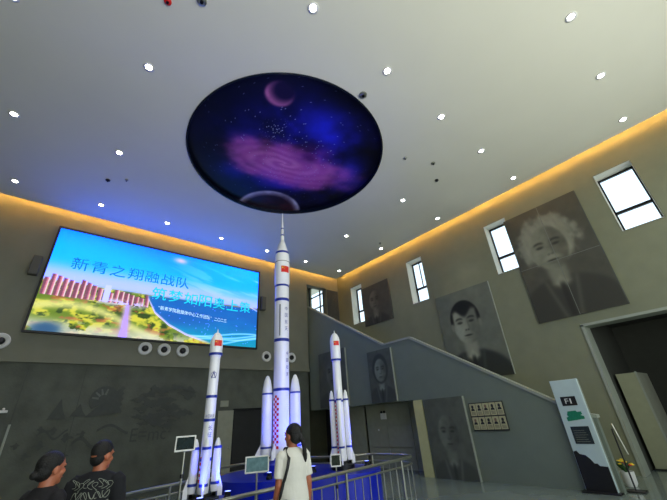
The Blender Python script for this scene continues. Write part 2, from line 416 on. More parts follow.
# polar grid
nr, na = 130, 420
me = bpy.data.meshes.new('painted_film'); rr = np.linspace(0, 1, nr); aa = np.linspace(0, 2*PI, na, endpoint=False)
RR, AA = np.meshgrid(rr, aa, indexing='ij'); WX = RR*np.cos(AA); WY = RR*np.sin(AA)
V = [(DCX+DR*x, DCY+DR*y, ZC+.10) for x, y in zip(WX.ravel(), WY.ravel())]
Fc = [(i*na+k, i*na+(k+1) % na, (i+1)*na+(k+1) % na, (i+1)*na+k) for i in range(1, nr-1) for k in range(na)]+[(0, na+k, na+(k+1) % na) for k in range(na)]
px = WX*ax_r.x+WY*ax_r.y; py = WX*(-ax_r.y*-1*-1)+WY*0
ay = Vector((-.51, -.86, 0)); py = WX*ay.x+WY*ay.y
me.from_pydata(V, [], Fc); me.update()
ca = me.color_attributes.new('Col', 'FLOAT_COLOR', 'POINT'); cc = np.ones((nr*na, 4)); cc[:, :3] = lin(np.clip(disc_col(px, py), 0, 255)).reshape(-1, 3)
ca.data.foreach_set('color', cc.ravel().astype(np.float32))
t = thing('ceiling_disc', 'huge round painted disc of a purple nebula and planets set in the ceiling', 'ceiling painting', (0, 0, 0))
obj('painted_film', me, M['disc'], t)
M['rim'] = mat('dark_gloss_rim', L(14, 24, 44), .2, var=.1, coat=.5)
obj('rim', lathe(nb(), [(DR+.005, ZC+.15), (DR+.005, ZC-.02), (DR-.03, ZC-.02), (DR-.03, ZC+.12)], 128, DCX, DCY, cap=False), M['rim'], t, True, angle=40)

# ------------------------------------------------------------------ ceiling lights
ords = ['first', 'second', 'third', 'fourth', 'fifth', 'sixth', 'seventh']
xs = [10.2, 8.13, 6.12, 4.1, 2.12, .14, -1.91, -3.95]; ysl = [11.15, 8.3, 5.35, 2.45, -.46, -3.3]
rows = ['row nearest the windowed wall', 'second row from the windowed wall', 'third row from the windowed wall', 'fourth row from the windowed wall',
        'fifth row from the windowed wall', 'sixth row from the windowed wall', 'seventh row from the windowed wall', 'row farthest from the windowed wall']
spots = []
for i, x in enumerate(xs):
    c = 0
    for y in ysl:
        if math.hypot(x-DCX, y-DCY) < 3.3: continue
        spots.append((x, y, rows[i], ords[c])); c += 1
def down_light(x, y, row, o):
    t = thing('ceiling_downlight', 'small round bright ceiling downlight, %s from the screen wall, %s' % (o, row), 'ceiling light', (x, y, ZC), 0, 'recessed ceiling downlights')
    return t
proto = None
for x, y, row, o in spots:
    t = down_light(x, y, row, o)
    if proto is None:
        a = obj('trim_ring', lathe(nb(), [(.095, 0), (.10, -.012), (.07, -.016), (.058, -.004), (.058, 0)], 24, cap=False), M['white'], t, True)
        b = obj('lens', lathe(nb(), [(.059, -.004), (.03, -.010), (0, -.012)], 24, cap=False), M['lamp'], t, True)
        proto = (a.data, b.data)
        ld = bpy.data.lights.new('spot_beam', 'SPOT'); ld.energy = SPOT; ld.color = (1, .96, .86); ld.spot_size = R(74); ld.spot_blend = .9; ld.shadow_soft_size = .08
    else:
        a = bpy.data.objects.new('trim_ring', proto[0]); b = bpy.data.objects.new('lens', proto[1])
        for q in (a, b): C.objects.link(q); q.parent = t
    l = bpy.data.objects.new('spot_beam', ld); C.objects.link(l); l.parent = t; l.location = (0, 0, -.06)
# detectors and sprinklers
def detector(x, y, label, m='white', r=.06):
    t = thing('smoke_detector', label, 'detector', (x, y, ZC)); obj('base', lathe(nb(), [(r, 0), (r, -.02), (r*.7, -.035), (0, -.035)], 20), M[m], t, True, angle=30)
    obj('sensor', lathe(nb(), [(r*.4, -.035), (r*.35, -.06), (0, -.06)], 16), M['blackm'], t, True, angle=30)
detector(4.09, 3.19, 'round smoke detector beside the painted disc', 'steel', .09)
detector(7.4, 3.59, 'small ceiling detector, middle of three right of the painted disc', 'steel', .06)
detector(8.18, 4.0, 'small black detector nearest the windowed wall among the ceiling dots', 'black', .06)
detector(6.54, 3.95, 'small grey detector closest to the disc right of it', 'steel', .05)
detector(.52, 9.38, 'grey ceiling dot right of a darker one near the screen wall', 'steel', .04)
detector(.1, 9.68, 'dark round ceiling detector above the left end of the screen', 'black', .06)
detector(.54, 3.54, 'round detector at the top edge beside the red sensor', 'steel', .08)
detector(.09, 3.9, 'red sensor on the ceiling at the top edge of the view', 'red', .06)
detector(9.78, 7.97, 'tiny ceiling detector near the corner by the cove', 'steel', .05)

# ------------------------------------------------------------------ LED screen
SX0, SX1, SZ0, SZ1 = -.66, 6.42, 4.4, 7.7
nu, nv = 420, 196
U, Vv = np.meshgrid(np.linspace(0, 1, nu), np.linspace(0, 1, nv))
col = mixc(np.zeros(U.shape+(3,))+np.array([178, 214, 250]), (0, 202, 255), sg(Vv-.58-(.12*U), .05))
col = mixc(col, (0, 116, 240), sg(Vv-.97+.28*(U-.1)**2*3, .06)*.8*sg(.6-U, .1))
n = fbm(U*5, Vv*22+U*10, 3); cl = sg(n-.56, .02)*sg(U-.6, .08)*sg(Vv-.55, .03)*sg(.92-Vv, .03)
col = mixc(col, (176, 238, 255), cl*.85)
col = mixc(col, (0, 196, 240), sg(fbm(U*3+4, Vv*9, 5)-.5, .03)*sg(U-.62, .05)*.5*sg(Vv-.5, .03))
col = mixc(col, (240, 214, 250), np.exp(-((U-.53)**2/.0012+(Vv-.93)**2/.0012)))
col = mixc(col, (205, 212, 250), np.exp(-((Vv-.53)/.10)**2)*.7)
# land
land = sg(.46-Vv, .006)
gn = fbm(U*26, Vv*20, 9); gc = mixc(np.zeros(U.shape+(3,))+np.array([110, 140, 40]), (226, 222, 70), sg(gn-.52, .03)); gc = mixc(gc, (50, 78, 28), sg(fbm(U*34, Vv*26, 21)-.58, .02))
gc = mixc(gc, (190, 96, 60), sg(fbm(U*30, Vv*30, 31)-.64, .015)*.7)
gc = mixc(gc, (240, 240, 150), sg(.035-np.abs(Vv-(.21-.30*(U-.05)+.08*np.sin(U*9))), .01)*.85*sg(.55-U, .03))
gc = mixc(gc, (230, 232, 220), sg(.11-Vv-.1*U, .02)*.8*(fbm(U*12, Vv*10, 4) > .42))
gc = mixc(gc, (50, 96, 140), sg(.06-np.hypot((U-.06)*1.2, Vv-.02), .01))
gc = mixc(gc, (205, 170, 236), sg(.012+.02*(.4-Vv)-np.abs(U-(.335-.02*Vv)), .004)*sg(.40-Vv, .01))
col = mixc(col, gc, land)
# buildings
bid = np.floor(U*46).astype(int); bh = .415+.05*((bid*7919 % 17)/17)+.075*sg(.17-U, .04); fac = (U*46 % 1)
bmask = (Vv < np.minimum(bh, .53))*(Vv > .325-.0*U)*(U < .415)*(fac > .12)
shade = np.where(fac > .62, 1.0, .55)[..., None]; win = (np.sin(Vv*520) > .2)[..., None]*.22
bc = np.array([214, 112, 124])*shade*(1-win)+np.array([30, 24, 44])
bc = np.where((fac > .80)[..., None], np.array([252, 214, 214]), bc)
col = np.where(bmask[..., None], bc, col)
tm = (np.abs(U-.235) < .012)*(Vv > .33)*(Vv < .50); col = np.where(tm[..., None], np.array([214, 226, 240]), col)
col = mixc(col, (226, 220, 236), sg(.03-np.abs(Vv-.335), .008)*sg(U-.2, .02)*sg(.4-U, .01)*(fbm(U*60, Vv*60, 2) > .45))
# lake
shore = np.interp(U, [.40, .415, .45, .52, .608, .70, .80, 1], [.46, .40, .28, .17, .085, .03, -.02, -.3]); top = np.interp(U, [.4, .7, 1], [.455, .475, .49])
lk = sg(Vv-shore, .006)*sg(top-Vv, .005)*sg(U-.405, .004)
lc = mixc(np.zeros(U.shape+(3,))+np.array([14, 132, 214]), (26, 90, 200), fbm(U*5, Vv*8, 41)); lc = mixc(lc, (0, 190, 205), sg(.14-Vv+.0*U, .05)*.7)
for k, (a, b) in enumerate(((.02, .26), (.06, .2), (-.03, .34), (.09, .14))):
    lc = mixc(lc, (170, 255, 240), sg(.007-np.abs(Vv-(a+b*(U-.62)**1.0*(U > .62)+.02*np.sin(U*12+k))), .003)*sg(U-.58, .03)*.9)
lc = mixc(lc, (200, 250, 255), (rng.random(U.shape) > .997)*.9)
col = mixc(col, lc, lk)
col = mixc(col, (236, 224, 240), np.exp(-((Vv-shore-.0)/.012)**2)*sg(U-.41, .004)*sg(.72-U, .02))
col = mixc(col, (150, 130, 90), np.exp(-((Vv-top)/.007)**2)*sg(U-.76, .02))
col = mixc(col, (236, 240, 240), sg(.006-np.abs(Vv-(.50-.9*(U-.955))), .002)*sg(U-.95, .004)*.9)
t = thing('led_screen', 'large bright wall screen showing a lakeside city under blue sky', 'screen', (0, YB-.021, 0))
bm = nb(); f_ = .06
box(bm, SX0-f_, SX1+f_, -.10, 0, SZ0-f_, SZ0); box(bm, SX0-f_, SX1+f_, -.10, 0, SZ1, SZ1+f_); box(bm, SX0-f_, SX0, -.10, 0, SZ0, SZ1); box(bm, SX1, SX1+f_, -.10, 0, SZ0, SZ1)
obj('bezel', bm, M['black'], t)
grid_picture('display', nu, nv, lambda a, b: (SX0+(SX1-SX0)*a, -.07, SZ0+(SZ1-SZ0)*b), col, M['led'], t, hdr=5)
M['txt1'] = mat('screen_text_teal', L(0, 106, 150), .5, var=.02, emit=1.0); M['txt2'] = mat('screen_text_white', L(196, 232, 250), .5, var=.02, emit=1)
M['txt3'] = mat('screen_text_cyan', L(20, 200, 228), .5, var=.02, emit=1)
def scr(u0, v0, u1, v1, y=-.075):
    du = (u1-u0)*(SX1-SX0); 
    return lambda x, q: (SX0+(SX1-SX0)*u0+x, y, SZ0+(SZ1-SZ0)*(v0+(v1-v0)*x/du)+q)
def line(chars, u0, v0, u1, v1, hgt, m, m2=None, rise=0):
    n_ = len(chars); 
    for k, ch in enumerate(chars):
        ua = u0+(u1-u0)*k/n_; va = v0+(v1-v0)*k/n_; W_ = (u1-u0)/n_*(SX1-SX0)*.86
        if m2: text('caption_glyph', ch, W_*1.04, hgt*1.05, (lambda ua, va: lambda x, q: (SX0+(SX1-SX0)*ua+x-.01, -.074, SZ0+(SZ1-SZ0)*va+q-.012))(ua, va), M[m], t, .012)
        text('caption_glyph', ch, W_, hgt, (lambda ua, va: lambda x, q: (SX0+(SX1-SX0)*ua+x, -.078, SZ0+(SZ1-SZ0)*va+q))(ua, va), M[m2 or m], t, .004)
line('新青之翔融战队', .075, .605, .60, .60, .42, 'txt3', 'txt1')
line('筑梦如阳奥上策', .42, .425, .965, .42, .44, 'txt1', 'txt3')
text('caption', '“新青学院融媒体中心工作团队”', .27*7.08, .15, scr(.46, .32, .73, .275), M['txt2'], t)
text('caption', '二〇二三', .07*7.08, .14, scr(.745, .27, .81, .265), M['txt2'], t)

# speakers beside the screen and round air nozzles under it
for x, lab in ((-.93, 'dark box loudspeaker mounted left of the big screen'), (6.68, 'dark box loudspeaker mounted right of the big screen')):
    t = thing('loudspeaker', lab, 'speaker', (x, YB, 6.3))
    obj('cabinet', bx(-.11, .11, -.2, 0, -.3, .3, bevel=.015), M['spk'], t)
    obj('grille', bx(-.095, .095, -.21, -.2, -.28, .28), M['spk'], t)
noz = [(-1.06, 4.08, 'at the far left under the screen corner'), (2.44, 4.12, 'leftmost of the three grouped under the screen'), (3.03, 4.12, 'middle of the three grouped under the screen'),
       (3.64, 4.12, 'rightmost of the three grouped under the screen'), (6.97, 4.1, 'just left of the tall central rocket'), (8.2, 4.12, 'just right of the tall central rocket')]
for x, z, lab in noz:
    t = thing('air_nozzle', 'round white jet air nozzle with black centre, '+lab, 'air vent', (x, YB, z), 0, 'round jet nozzles under the screen')
    def L2(prof, nm, m):
        o = obj(nm, lathe(nb(), prof, 28, cap=False), M[m], t, True, rot=(PI/2, 0, 0), angle=35)
    L2([(.21, 0), (.21, .03), (.19, .05), (.13, .035), (.10, .01)], 'ring', 'white')
    L2([(.10, .012), (.09, .07), (.05, .10), (0, .10)], 'nozzle', 'black')

# ------------------------------------------------------------------ relief on the lower wall
t = thing('relief_mural', 'dark grey etched science relief covering the lower wall behind the railing', 'mural', (0, YB+.039, 0))
def YP(pts, nm='motif', m='relief', th=.012):
    return obj(nm, prism(nb(), pts, 1, -th, 0), M[m], t)
arc = [(1.62+.36*math.cos(a), 2.60+.36*math.sin(a)) for a in np.linspace(R(20), R(225), 18)]
YP(arc, 'gear_wheel')
tri = [(1.24, 2.14), (2.14, 2.22)]+[(2.12-.03*(k % 2)*2, 2.3+.075*k) for k in range(9)]+[(2.05, 2.96)]
YP(tri, 'serrated_triangle', th=.017)
M['relief_l'] = mat('etched_relief_pale', L(104, 108, 100), .75, var=.08, scale=8)
for k in range(4):
    a = R(75+32*k); c, s = math.cos(a), math.sin(a); x0, z0 = 1.6+.2*c, 2.6+.2*s
    obj('cutout', prism(nb(), [(x0-.03*s-.08*c, z0+.03*c-.08*s), (x0+.03*s-.08*c, z0-.03*c-.08*s), (x0+.02*s+.09*c, z0-.02*c+.09*s), (x0-.02*s+.09*c, z0+.02*c+.09*s)], 1, -.02, -.012), M['relief_l'], t)
def wave(x0, z0, x1, amp, wd, per, nm='curl'):
    xs_ = np.linspace(x0, x1, 26); zc = z0+amp*np.sin((xs_-x0)*per)
    YP([(x, z+wd) for x, z in zip(xs_, zc)]+[(x, z-wd) for x, z in zip(xs_[::-1], zc[::-1])], nm)
wave(1.62, 1.78, 2.42, .12, .035, 5.5); wave(1.1, 1.5, 1.6, .12, .05, 9); wave(.3, 1.75, .95, .1, .03, 12)
text('formula', 'E=mc²', 1.15, .36, lambda x, q: (2.5+x, -.012, 1.42+q), M['relief'], t)
for (cx, cz, a, b) in ((.62, 2.3, .2, .34), (1.08, 2.28, .19, .22)):
    YP([(cx-a, cz-b/2), (cx+a, cz-b/2), (cx+a*.4, cz+b*.2), (cx, cz+b)], 'flask')
for (cx, cz, r) in ((.35, 1.9, .07), (.62, 1.84, .1), (.95, 1.66, .12), (.42, 1.52, .11), (.7, 1.33, .1), (.2, 1.3, .09), (1.0, 1.24, .08), (1.28, 1.72, .09), (-.05, 1.55, .08), (4.05, 2.75, .22), (2.95, 2.85, .16)):
    YP([(cx+r*(1+.45*math.sin(3*a+cx*9))*math.cos(a), cz+r*(.7+.35*math.cos(4*a))*math.sin(a)) for a in np.linspace(0, 2*PI, 22, endpoint=False)], 'splash')
for k in range(46):
    x = 2.55+1.7*random.random(); z = 1.75+1.25*random.random(); r = .05+.13*random.random(); q = random.random()*6
    if (x-3.4)**2/.9+(z-2.35)**2/.42 > 1: continue
    YP([(x+r*(1+.4*math.sin(3*a+q))*math.cos(a)*1.6, z+r*(.6+.3*math.cos(5*a+q))*math.sin(a)) for a in np.linspace(0, 2*PI, 14, endpoint=False)], 'cloud_mark', th=.006+.0002*k)
for x in (-.3, 1.0, 5.0): obj('panel_line', bx(x, x+.012, -.008, 0, .3, 3.5), M['relief'], t)
t = tag(obj('wall_light_bar', bx(-.32, -.27, YB-.0, YB+.06, 1.15, 2.05, bevel=.004), M['cap']), 'pale vertical edge strip on the lower wall at far left', 'strip')
t = thing('wall_bracket', 'small white horizontal fixture on the wall at the far left edge', 'fixture', (-.62, YB+.06, 2.32))
obj('bar', bx(-.35, .2, -.12, 0, 0, .06, bevel=.01), M['white'], t)
for k in range(4): obj('knob', ball(nb(), (-.25+.12*k, -.06, .09), .03, 10), M['white'], t, True)
t = tag(obj('wall_emblem', bx(5.2, 5.5, YB+.03, YB+.06, 2.28, 2.48), M['door']), 'small faint plate above the open grey door leaf', 'sign')
text('emblem_mark', 'H', .14, .12, lambda x, q: (5.28+x, YB+.026, 2.32+q), M['cap'], t)

# ------------------------------------------------------------------ portraits
def portrait(nu, nv, style, bgc, dark, skin, ctr=(.5, .58), s=1.0, asp=1.3, seed=0):
    U, Vv = np.meshgrid(np.linspace(0, 1, nu), np.linspace(0, 1, nv)); x = (U-ctr[0])/s; y = (Vv-ctr[1])*asp/s
    nz = fbm(U*9, Vv*9*asp, seed, 4)
    c = np.zeros(U.shape+(3,))+np.array(bgc); c = c*(.9+.2*nz[..., None]); dk = np.array(dark); sk = np.array(skin)
    sh = sg(1-(x/.62)**2-((y+.92)/.46)**2, .05)                       # shoulders
    c = mixc(c, dk, sh)
    c = mixc(c, dk*1.35, sh*sg(.02-np.abs(np.abs(x)-.16-.2*(y+.7)), .01)*sg(-.42-y, .03))
    c = mixc(c, sk*1.05, sg(.12-np.abs(x), .015)*sg(-.3-y, .02)*sg(y+.58-.0, .02))         # neck
    c = mixc(c, sk*1.25, sg(.10-np.abs(x)*1.2-np.abs(y+.56), .02))                         # collar
    c = mixc(c, dk*.8, sg(.035-np.abs(x)+.0, .006)*sg(-.56-y, .02)*sh)                     # tie
    if style == 'wild':
        hr = sg(1-(x/.40)**2-((y-.12)/.40)**2+(fbm(U*14, Vv*14, seed+3)-.5)*1.1, .10)
        c = mixc(c, sk*1.15+14, hr*(.55+.5*fbm(x*24+y*6, y*7, seed+9)))
    if style == 'long':
        hr = sg(1-(x/.34)**2-((y-.05)/.46)**2, .05); c = mixc(c, dk*.9, hr)
    if style == 'bald':
        hr = sg(1-(x/.28)**2-((y-.08)/.34)**2, .04); c = mixc(c, dk*1.2, hr*.6)
    face = sg(1-(x/.25)**2-((y)/.35)**2, .05)*sg(y+.5, .02)
    shade = 1.08-.35*sg(x-.06, .06)+(nz-.5)*.3
    c = mixc(c, np.clip(sk*shade[..., None], 0, 255), face)
    if style == 'short':
        hair = sg(1-(x/.285)**2-((y-.08)/.345)**2, .03)*sg(y-.16-.9*np.clip(np.abs(x)-.17, 0, 1)*-3+.0, .02)
        hair = sg(1-(x/.285)**2-((y-.08)/.345)**2, .03)*np.maximum(sg(y-.19+.06*np.cos(x*18), .015), sg(np.abs(x)-.225, .008)*sg(y-.02, .02))
        c = mixc(c, dk*.55, hair)
        c = mixc(c, sk*.9, sg(1-((np.abs(x)-.265)/.03)**2-((y+.03)/.07)**2, .2))
    br = sg(.014-np.abs(y-.085-.02*np.cos((np.abs(x)-.11)*20)), .005)*sg(.065-np.abs(np.abs(x)-.115), .008)
    c = mixc(c, dk*.6, br*.9)
    ey = sg(1-((np.abs(x)-.11)/.048)**2-((y-.03)/.02)**2, .3); c = mixc(c, dk*.5, ey*.9)
    c = mixc(c, sk*.72, np.exp(-((np.abs(x)-.11)**2/.004+(y-.055)**2/.0018))*.45)
    c = mixc(c, sk*.6, sg(.01-np.abs(x-.035-.1*(.05-y)), .006)*sg(.06-y, .02)*sg(y+.11, .01)*.6)
    c = mixc(c, dk*.8, np.exp(-((np.abs(x)-.022)**2/.0003+(y+.11)**2/.0002))*.9)
    if style == 'wild': c = mixc(c, sk*1.15+8, sg(1-(x/.11)**2-((y+.15+.25*np.abs(x))/.04)**2, .5)*.8)
    c = mixc(c, dk*.7, sg(1-(x/.075)**2-((y+.205)/.014)**2, .3)*.9); c = mixc(c, sk*.75, np.exp(-(x**2/.005+(y+.25)**2/.0003))*.5)
    if style == 'veil':
        v_ = sg(1-(x/.33)**2-((y+.0)/.45)**2, .05)*(1-face); c = mixc(c, sk*.95, v_*.7)
    for _ in range(2): c[1:-1, 1:-1] = (c[1:-1, 1:-1]*2+c[2:, 1:-1]+c[:-2, 1:-1]+c[1:-1, 2:]+c[1:-1, :-2])/6
    return c
def panel(name, label, X, y0, y1, z0, z1, th, colarr, seams=False, edge='cap', cat='portrait'):
    """picture panel on a wall facing -X; picture left is at y1"""
    t = thing(name, label, cat, (X, (y0+y1)/2, z0)); hw = (y1-y0)/2; h = z1-z0
    obj('board', bx(-th, 0, -hw, hw, 0, h), M['relief'], t)
    obj('edge_strip', bx(-th-.004, .0, -hw-.02, -hw, 0, h), M[edge], t)
    nv, nu = colarr.shape[:2]
    grid_picture('picture', nu, nv, lambda a, b: (-th-.003, hw-2*hw*a, h*b), colarr, M['print'], t)
    if seams:
        bm = nb(); box(bm, -th-.006, -th-.003, -.008, .008, 0, h); box(bm, -th-.006, -th-.003, -hw, hw, h*.47, h*.47+.014)
        obj('panel_seam', bm, M['relief_l'], t)
    return t
panel('portrait_panel', 'large etched portrait of an old man with wild white hair and moustache, between two windows', XR, 1.30, 3.48, 3.78, 7.38, .05,
      portrait(120, 190, 'wild', (76, 76, 66), (60, 60, 53), (112, 113, 97), (.45, .60), .95, 1.65, 3), True, 'relief')
panel('portrait_panel', 'etched portrait of a young man with short black hair above the stair parapet', XR, 4.62, 6.78, 2.5, 5.56, .05,
      portrait(130, 180, 'short', (104, 109, 96), (50, 54, 50), (134, 138, 120), (.47, .60), .92, 1.42, 5))
panel('portrait_panel', 'dark faint etched portrait high on the wall near the far corner', XR, 8.98, 10.68, 5.36, 7.22, .05,
      portrait(80, 90, 'bald', (76, 78, 69), (58, 60, 55), (98, 100, 88), (.45, .58), .8, 1.1, 8), False, 'relief')
panel('portrait_panel', 'tall etched portrait with a pale right edge on the stair parapet, above the panelled recess', XS, 7.66, 8.78, 2.02, 3.72, .06,
      portrait(80, 120, 'long', (82, 88, 80), (68, 73, 68), (114, 122, 110), (.5, .6), .95, 1.5, 12))
panel('portrait_panel', 'faint dark etched panel on the stair parapet behind the right-hand rocket', XS, 10.0, 11.7, 2.04, 4.15, .06,
      portrait(80, 100, 'bald', (84, 90, 84), (74, 78, 74), (92, 98, 90), (.5, .6), .85, 1.25, 15))
panel('portrait_panel', 'tall dark portrait panel standing on the floor beside the cream pillar', XS, 5.34, 6.62, 0.0, 1.97, .07,
      portrait(80, 120, 'bald', (90, 94, 83), (76, 80, 72), (104, 108, 96), (.5, .55), .95, 1.45, 17))

# board of small staff cards
def facing_x(X, y, z): return lambda a, b: (X, y-a, z+b)
t = thing('photo_board', 'black framed board of ten small photo cards on the parapet wall', 'notice board', (XS-.021, 4.74, 1.11))
bm = nb(); W_, H_ = .93, .66
box(bm, -.02, 0, -W_/2, W_/2, 0, H_); obj('backing', bm, M['black'], t)
skin_c = mat('card_face', L(120, 96, 78), .7); card_c = mat('card_paper', L(176, 172, 132), .7); suit_c = mat('card_suit', L(30, 32, 36), .7)
for r in range(2):
    for k in range(5):
        y1 = W_/2-.02-k*.182; z0 = .03+r*.32
        c = obj('card', bx(-.028, -.02, y1-.165, y1, z0, z0+.29), card_c, t)
        obj('head', prism(nb(), [(y1-.083+.032*math.cos(a), z0+.215+.042*math.sin(a)) for a in np.linspace(0, 2*PI, 12, endpoint=False)], 0, -.031, -.028), suit_c if (k+r) % 3 else skin_c, c)
        obj('torso', prism(nb(), [(y1-.135, z0+.12), (y1-.03, z0+.12), (y1-.045, z0+.165), (y1-.083, z0+.18), (y1-.12, z0+.165)], 0, -.031, -.028), suit_c, c)
        for q in range(3): obj('text_line', bx(-.030, -.028, y1-.14, y1-.03, z0+.03+q*.026, z0+.038+q*.026), suit_c, c)

# emergency light in the recess
t = thing('emergency_light', 'small twin emergency light box on the panelled wall under the stairs', 'lamp', (9.95, 9.1, 1.5))
obj('case', bx(-.07, 0, -.12, .12, 0, .2, bevel=.01), M['white'], t)
for s in (-1, 1): obj('lamp_head', ball(nb(), (-.05, s*.07, .24), .045, 12), M['blackm'], t, True)
t = tag(obj('wall_button', lathe(nb(), [(.03, 0), (.03, .015), (0, .02)], 16), M['white'], None, rot=(0, -PI/2, 0), loc=(9.95, 9.43, 1.17)), 'tiny white round button below the emergency light', 'button')

# ------------------------------------------------------------------ plinths
def plinth(x, y, r, z, label, fr='plinth'):
    t = thing('display_plinth', label, 'plinth', (x, y, 0))
    obj('drum', lathe(nb(), [(r, 0), (r, z-.02), (r-.015, z)], 64), M['plinth'], t, True, angle=30)
    obj('kick_band', lathe(nb(), [(r+.01, 0), (r+.01, .08)], 64), M['black'], t, True, angle=30)
    return t
def hull(circs, z, label):
    P_ = sorted({(round(x+r*math.cos(a), 4), round(y+r*math.sin(a), 4)) for x, y, r in circs for a in np.linspace(0, 2*PI, 72, endpoint=False)})
    def half(q):
        h = []
        for p in q:
            while len(h) > 1 and (h[-1][0]-h[-2][0])*(p[1]-h[-2][1])-(h[-1][1]-h[-2][1])*(p[0]-h[-2][0]) <= 0: h.pop()
            h.append(p)
        return h[:-1]
    H_ = half(P_)+half(P_[::-1]); t = thing('display_stage', label, 'stage', (0, 0, 0))
    obj('deck', prism(nb(), H_, 2, .06, z), M['plinth'], t, True, angle=30)
    cx, cy = sum(p[0] for p in H_)/len(H_), sum(p[1] for p in H_)/len(H_)
    obj('kick_band', prism(nb(), [(cx+(p[0]-cx)*.98, cy+(p[1]-cy)*.98) for p in H_], 2, 0, .06), M['black'], t, True, angle=30)
SZ_ = .87
hull([(3.62, 6.05, .98), (4.33, 5.08, .66)], SZ_, 'wide rounded blue stage under the central and right-hand rockets')
M['cyan'] = mat('cyan_led', (.35, .75, 1, 1), .4, var=0, emit=2.2)
a0 = math.atan2(-5.0, -4.3)+.42
plinth(1.95, 4.94, .36, .84, 'small round blue plinth under the left-hand rocket')

# ------------------------------------------------------------------ rockets
def flag_patch(r, z, w_, h, ang, parent, stars=True):
    n_ = 10; bm = nb(); rr = r+.003; da = w_/r
    A = [bm.verts.new((rr*math.sin(ang-da/2+da*k/n_), -rr*math.cos(ang-da/2+da*k/n_), z-h/2)) for k in range(n_+1)]
    B = [bm.verts.new((rr*math.sin(ang-da/2+da*k/n_), -rr*math.cos(ang-da/2+da*k/n_), z+h/2)) for k in range(n_+1)]
    for k in range(n_): bm.faces.new((A[k], A[k+1], B[k+1], B[k]))
    f = obj('flag', bm, M['red'], parent)
    bm = nb(); q = r+.006
    def star(cx, cz, s, th):
        pts = []
        for i in range(10):
            a = PI/2+th+i*PI/5; ra = s if i % 2 == 0 else s*.4
            x = cx+ra*math.cos(a); pts.append(bm.verts.new((q*math.sin(ang+x/r), -q*math.cos(ang+x/r), cz+ra*math.sin(a))))
        bm.faces.new(pts)
    star(-w_*.33, z+h*.22, h*.17, 0)
    for sx, sz in ((-.16, .38), (-.09, .26), (-.09, .10), (-.16, -.02)): star(w_*sx, z+h*sz, h*.06, .4)
    obj('stars', bm, M['yellow'], f)
def wrap(r, ang, z0):
    q = r+.004
    return lambda x, y: (q*math.sin(ang+x/r), -q*math.cos(ang+x/r), z0+y)
def band(r, z, h, parent, m='blue'):
    obj('band', lathe(nb(), [(r, z-h/2), (r+.005, z-h/2), (r+.005, z+h/2), (r, z+h/2)], 40, cap=False), M[m], parent, True, angle=30)
def checks(r, z0, z1, ang, cols, cell, parent):
    bm = nb(); q = r+.004; n_ = int((z1-z0)/cell); da = cell/r
    for i in range(n_):
        for k in range(cols):
            if (i+k) % 2: continue
            a = ang+(k-cols/2)*da; z = z0+i*cell
            bm.faces.new([bm.verts.new((q*math.sin(b), -q*math.cos(b), c)) for b, c in ((a, z), (a+da, z), (a+da, z+cell), (a, z+cell))])
    obj('checker_marks', bm, M['red'], parent)
def fin(ang, r, zb, L_, H_, parent, nm='fin', t_=.012):
    bm = prism(nb(), [(r-.01, zb), (r+L_, zb-.0), (r+L_, zb+H_*.35), (r-.01, zb+H_)], 1, -t_, t_)
    bmesh.ops.transform(bm, matrix=Matrix.Rotation(ang, 4, 'Z'), verts=bm.verts)
    obj(nm, bm, M['rocket'], parent)
def booster(ang, d, r, z0, z1, nose, bands, parent, fins=True, chk=None):
    x, y = d*math.sin(ang), -d*math.cos(ang)
    e = lathe(nb(), [(r*.8, z0-.0), (r, z0+.05), (r, z1-nose), (r*.93, z1-nose*.72), (r*.66, z1-nose*.3), (r*.3, z1-nose*.06), (0, z1)], 28)
    b = obj('booster', e, M['rocket'], parent, True, loc=(x, y, 0), angle=60); b.rotation_euler = (0, 0, ang)
    for z in bands: band(r, z, .03, b)
    n = lathe(nb(), [(r*.8, z0), (r*.35, z0+.02), (r*.55, z0-.06), (r*.52, z0-.06)], 20, cap=False); obj('nozzle', n, M['blackm'], b, True)
    if fins: fin(-PI/2, r, z0-.05, r*.9, .26, b)
    if chk: checks(r, *chk, b)
def view_ang(x, y): return math.atan2(x, -y) if False else 0
def make_rocket(x, y, z, label):
    t = thing('model_rocket', label, 'model rocket', (x, y, z))
    t.rotation_euler = (0, 0, -math.atan2(x, y)); return t          # local -Y looks at the visitor
# tall centre rocket with escape tower
zb = 1.08
t = make_rocket(3.60, 5.84, zb, 'tall white model rocket with a spired escape tower, centre of the three')
def Z(v): return v-zb
cr_ = .150
obj('core_stage', lathe(nb(), [(cr_*.9, .02), (cr_, .08), (cr_, Z(3.95)), (cr_, Z(4.0)), (cr_, Z(4.30))], 40), M['rocket'], t, True, angle=50)
obj('payload_fairing', lathe(nb(), [(cr_, Z(4.28)), (.165, Z(4.38)), (.165, Z(4.95)), (.152, Z(5.08)), (.122, Z(5.2)), (.075, Z(5.36)), (.045, Z(5.45)), (.0, Z(5.47))], 40), M['rocket'], t, True, angle=50)
et = obj('escape_tower', lathe(nb(), [(.04, Z(5.42)), (.045, Z(5.55)), (.032, Z(5.6)), (.032, Z(5.85)), (.022, Z(5.88)), (.014, Z(6.0)), (.008, Z(6.22)), (0, Z(6.24))], 20), M['rocket'], t, True, angle=40)
band(.034, Z(5.6), .03, et); band(.034, Z(5.78), .02, et)
band(.147, Z(5.1), .06, t); band(cr_, Z(4.30), .06, t); band(cr_, Z(3.97), .06, t); band(cr_, Z(3.12), .06, t); band(cr_, Z(2.2), .05, t)
flag_patch(.165, Z(4.66), .19, .15, .45, t)
obj('window_hatch', lathe(nb(), [(.165, Z(4.86)), (.168, Z(4.86)), (.168, Z(4.87)), (.165, Z(4.87))], 40, cap=False), M['relief'], t)
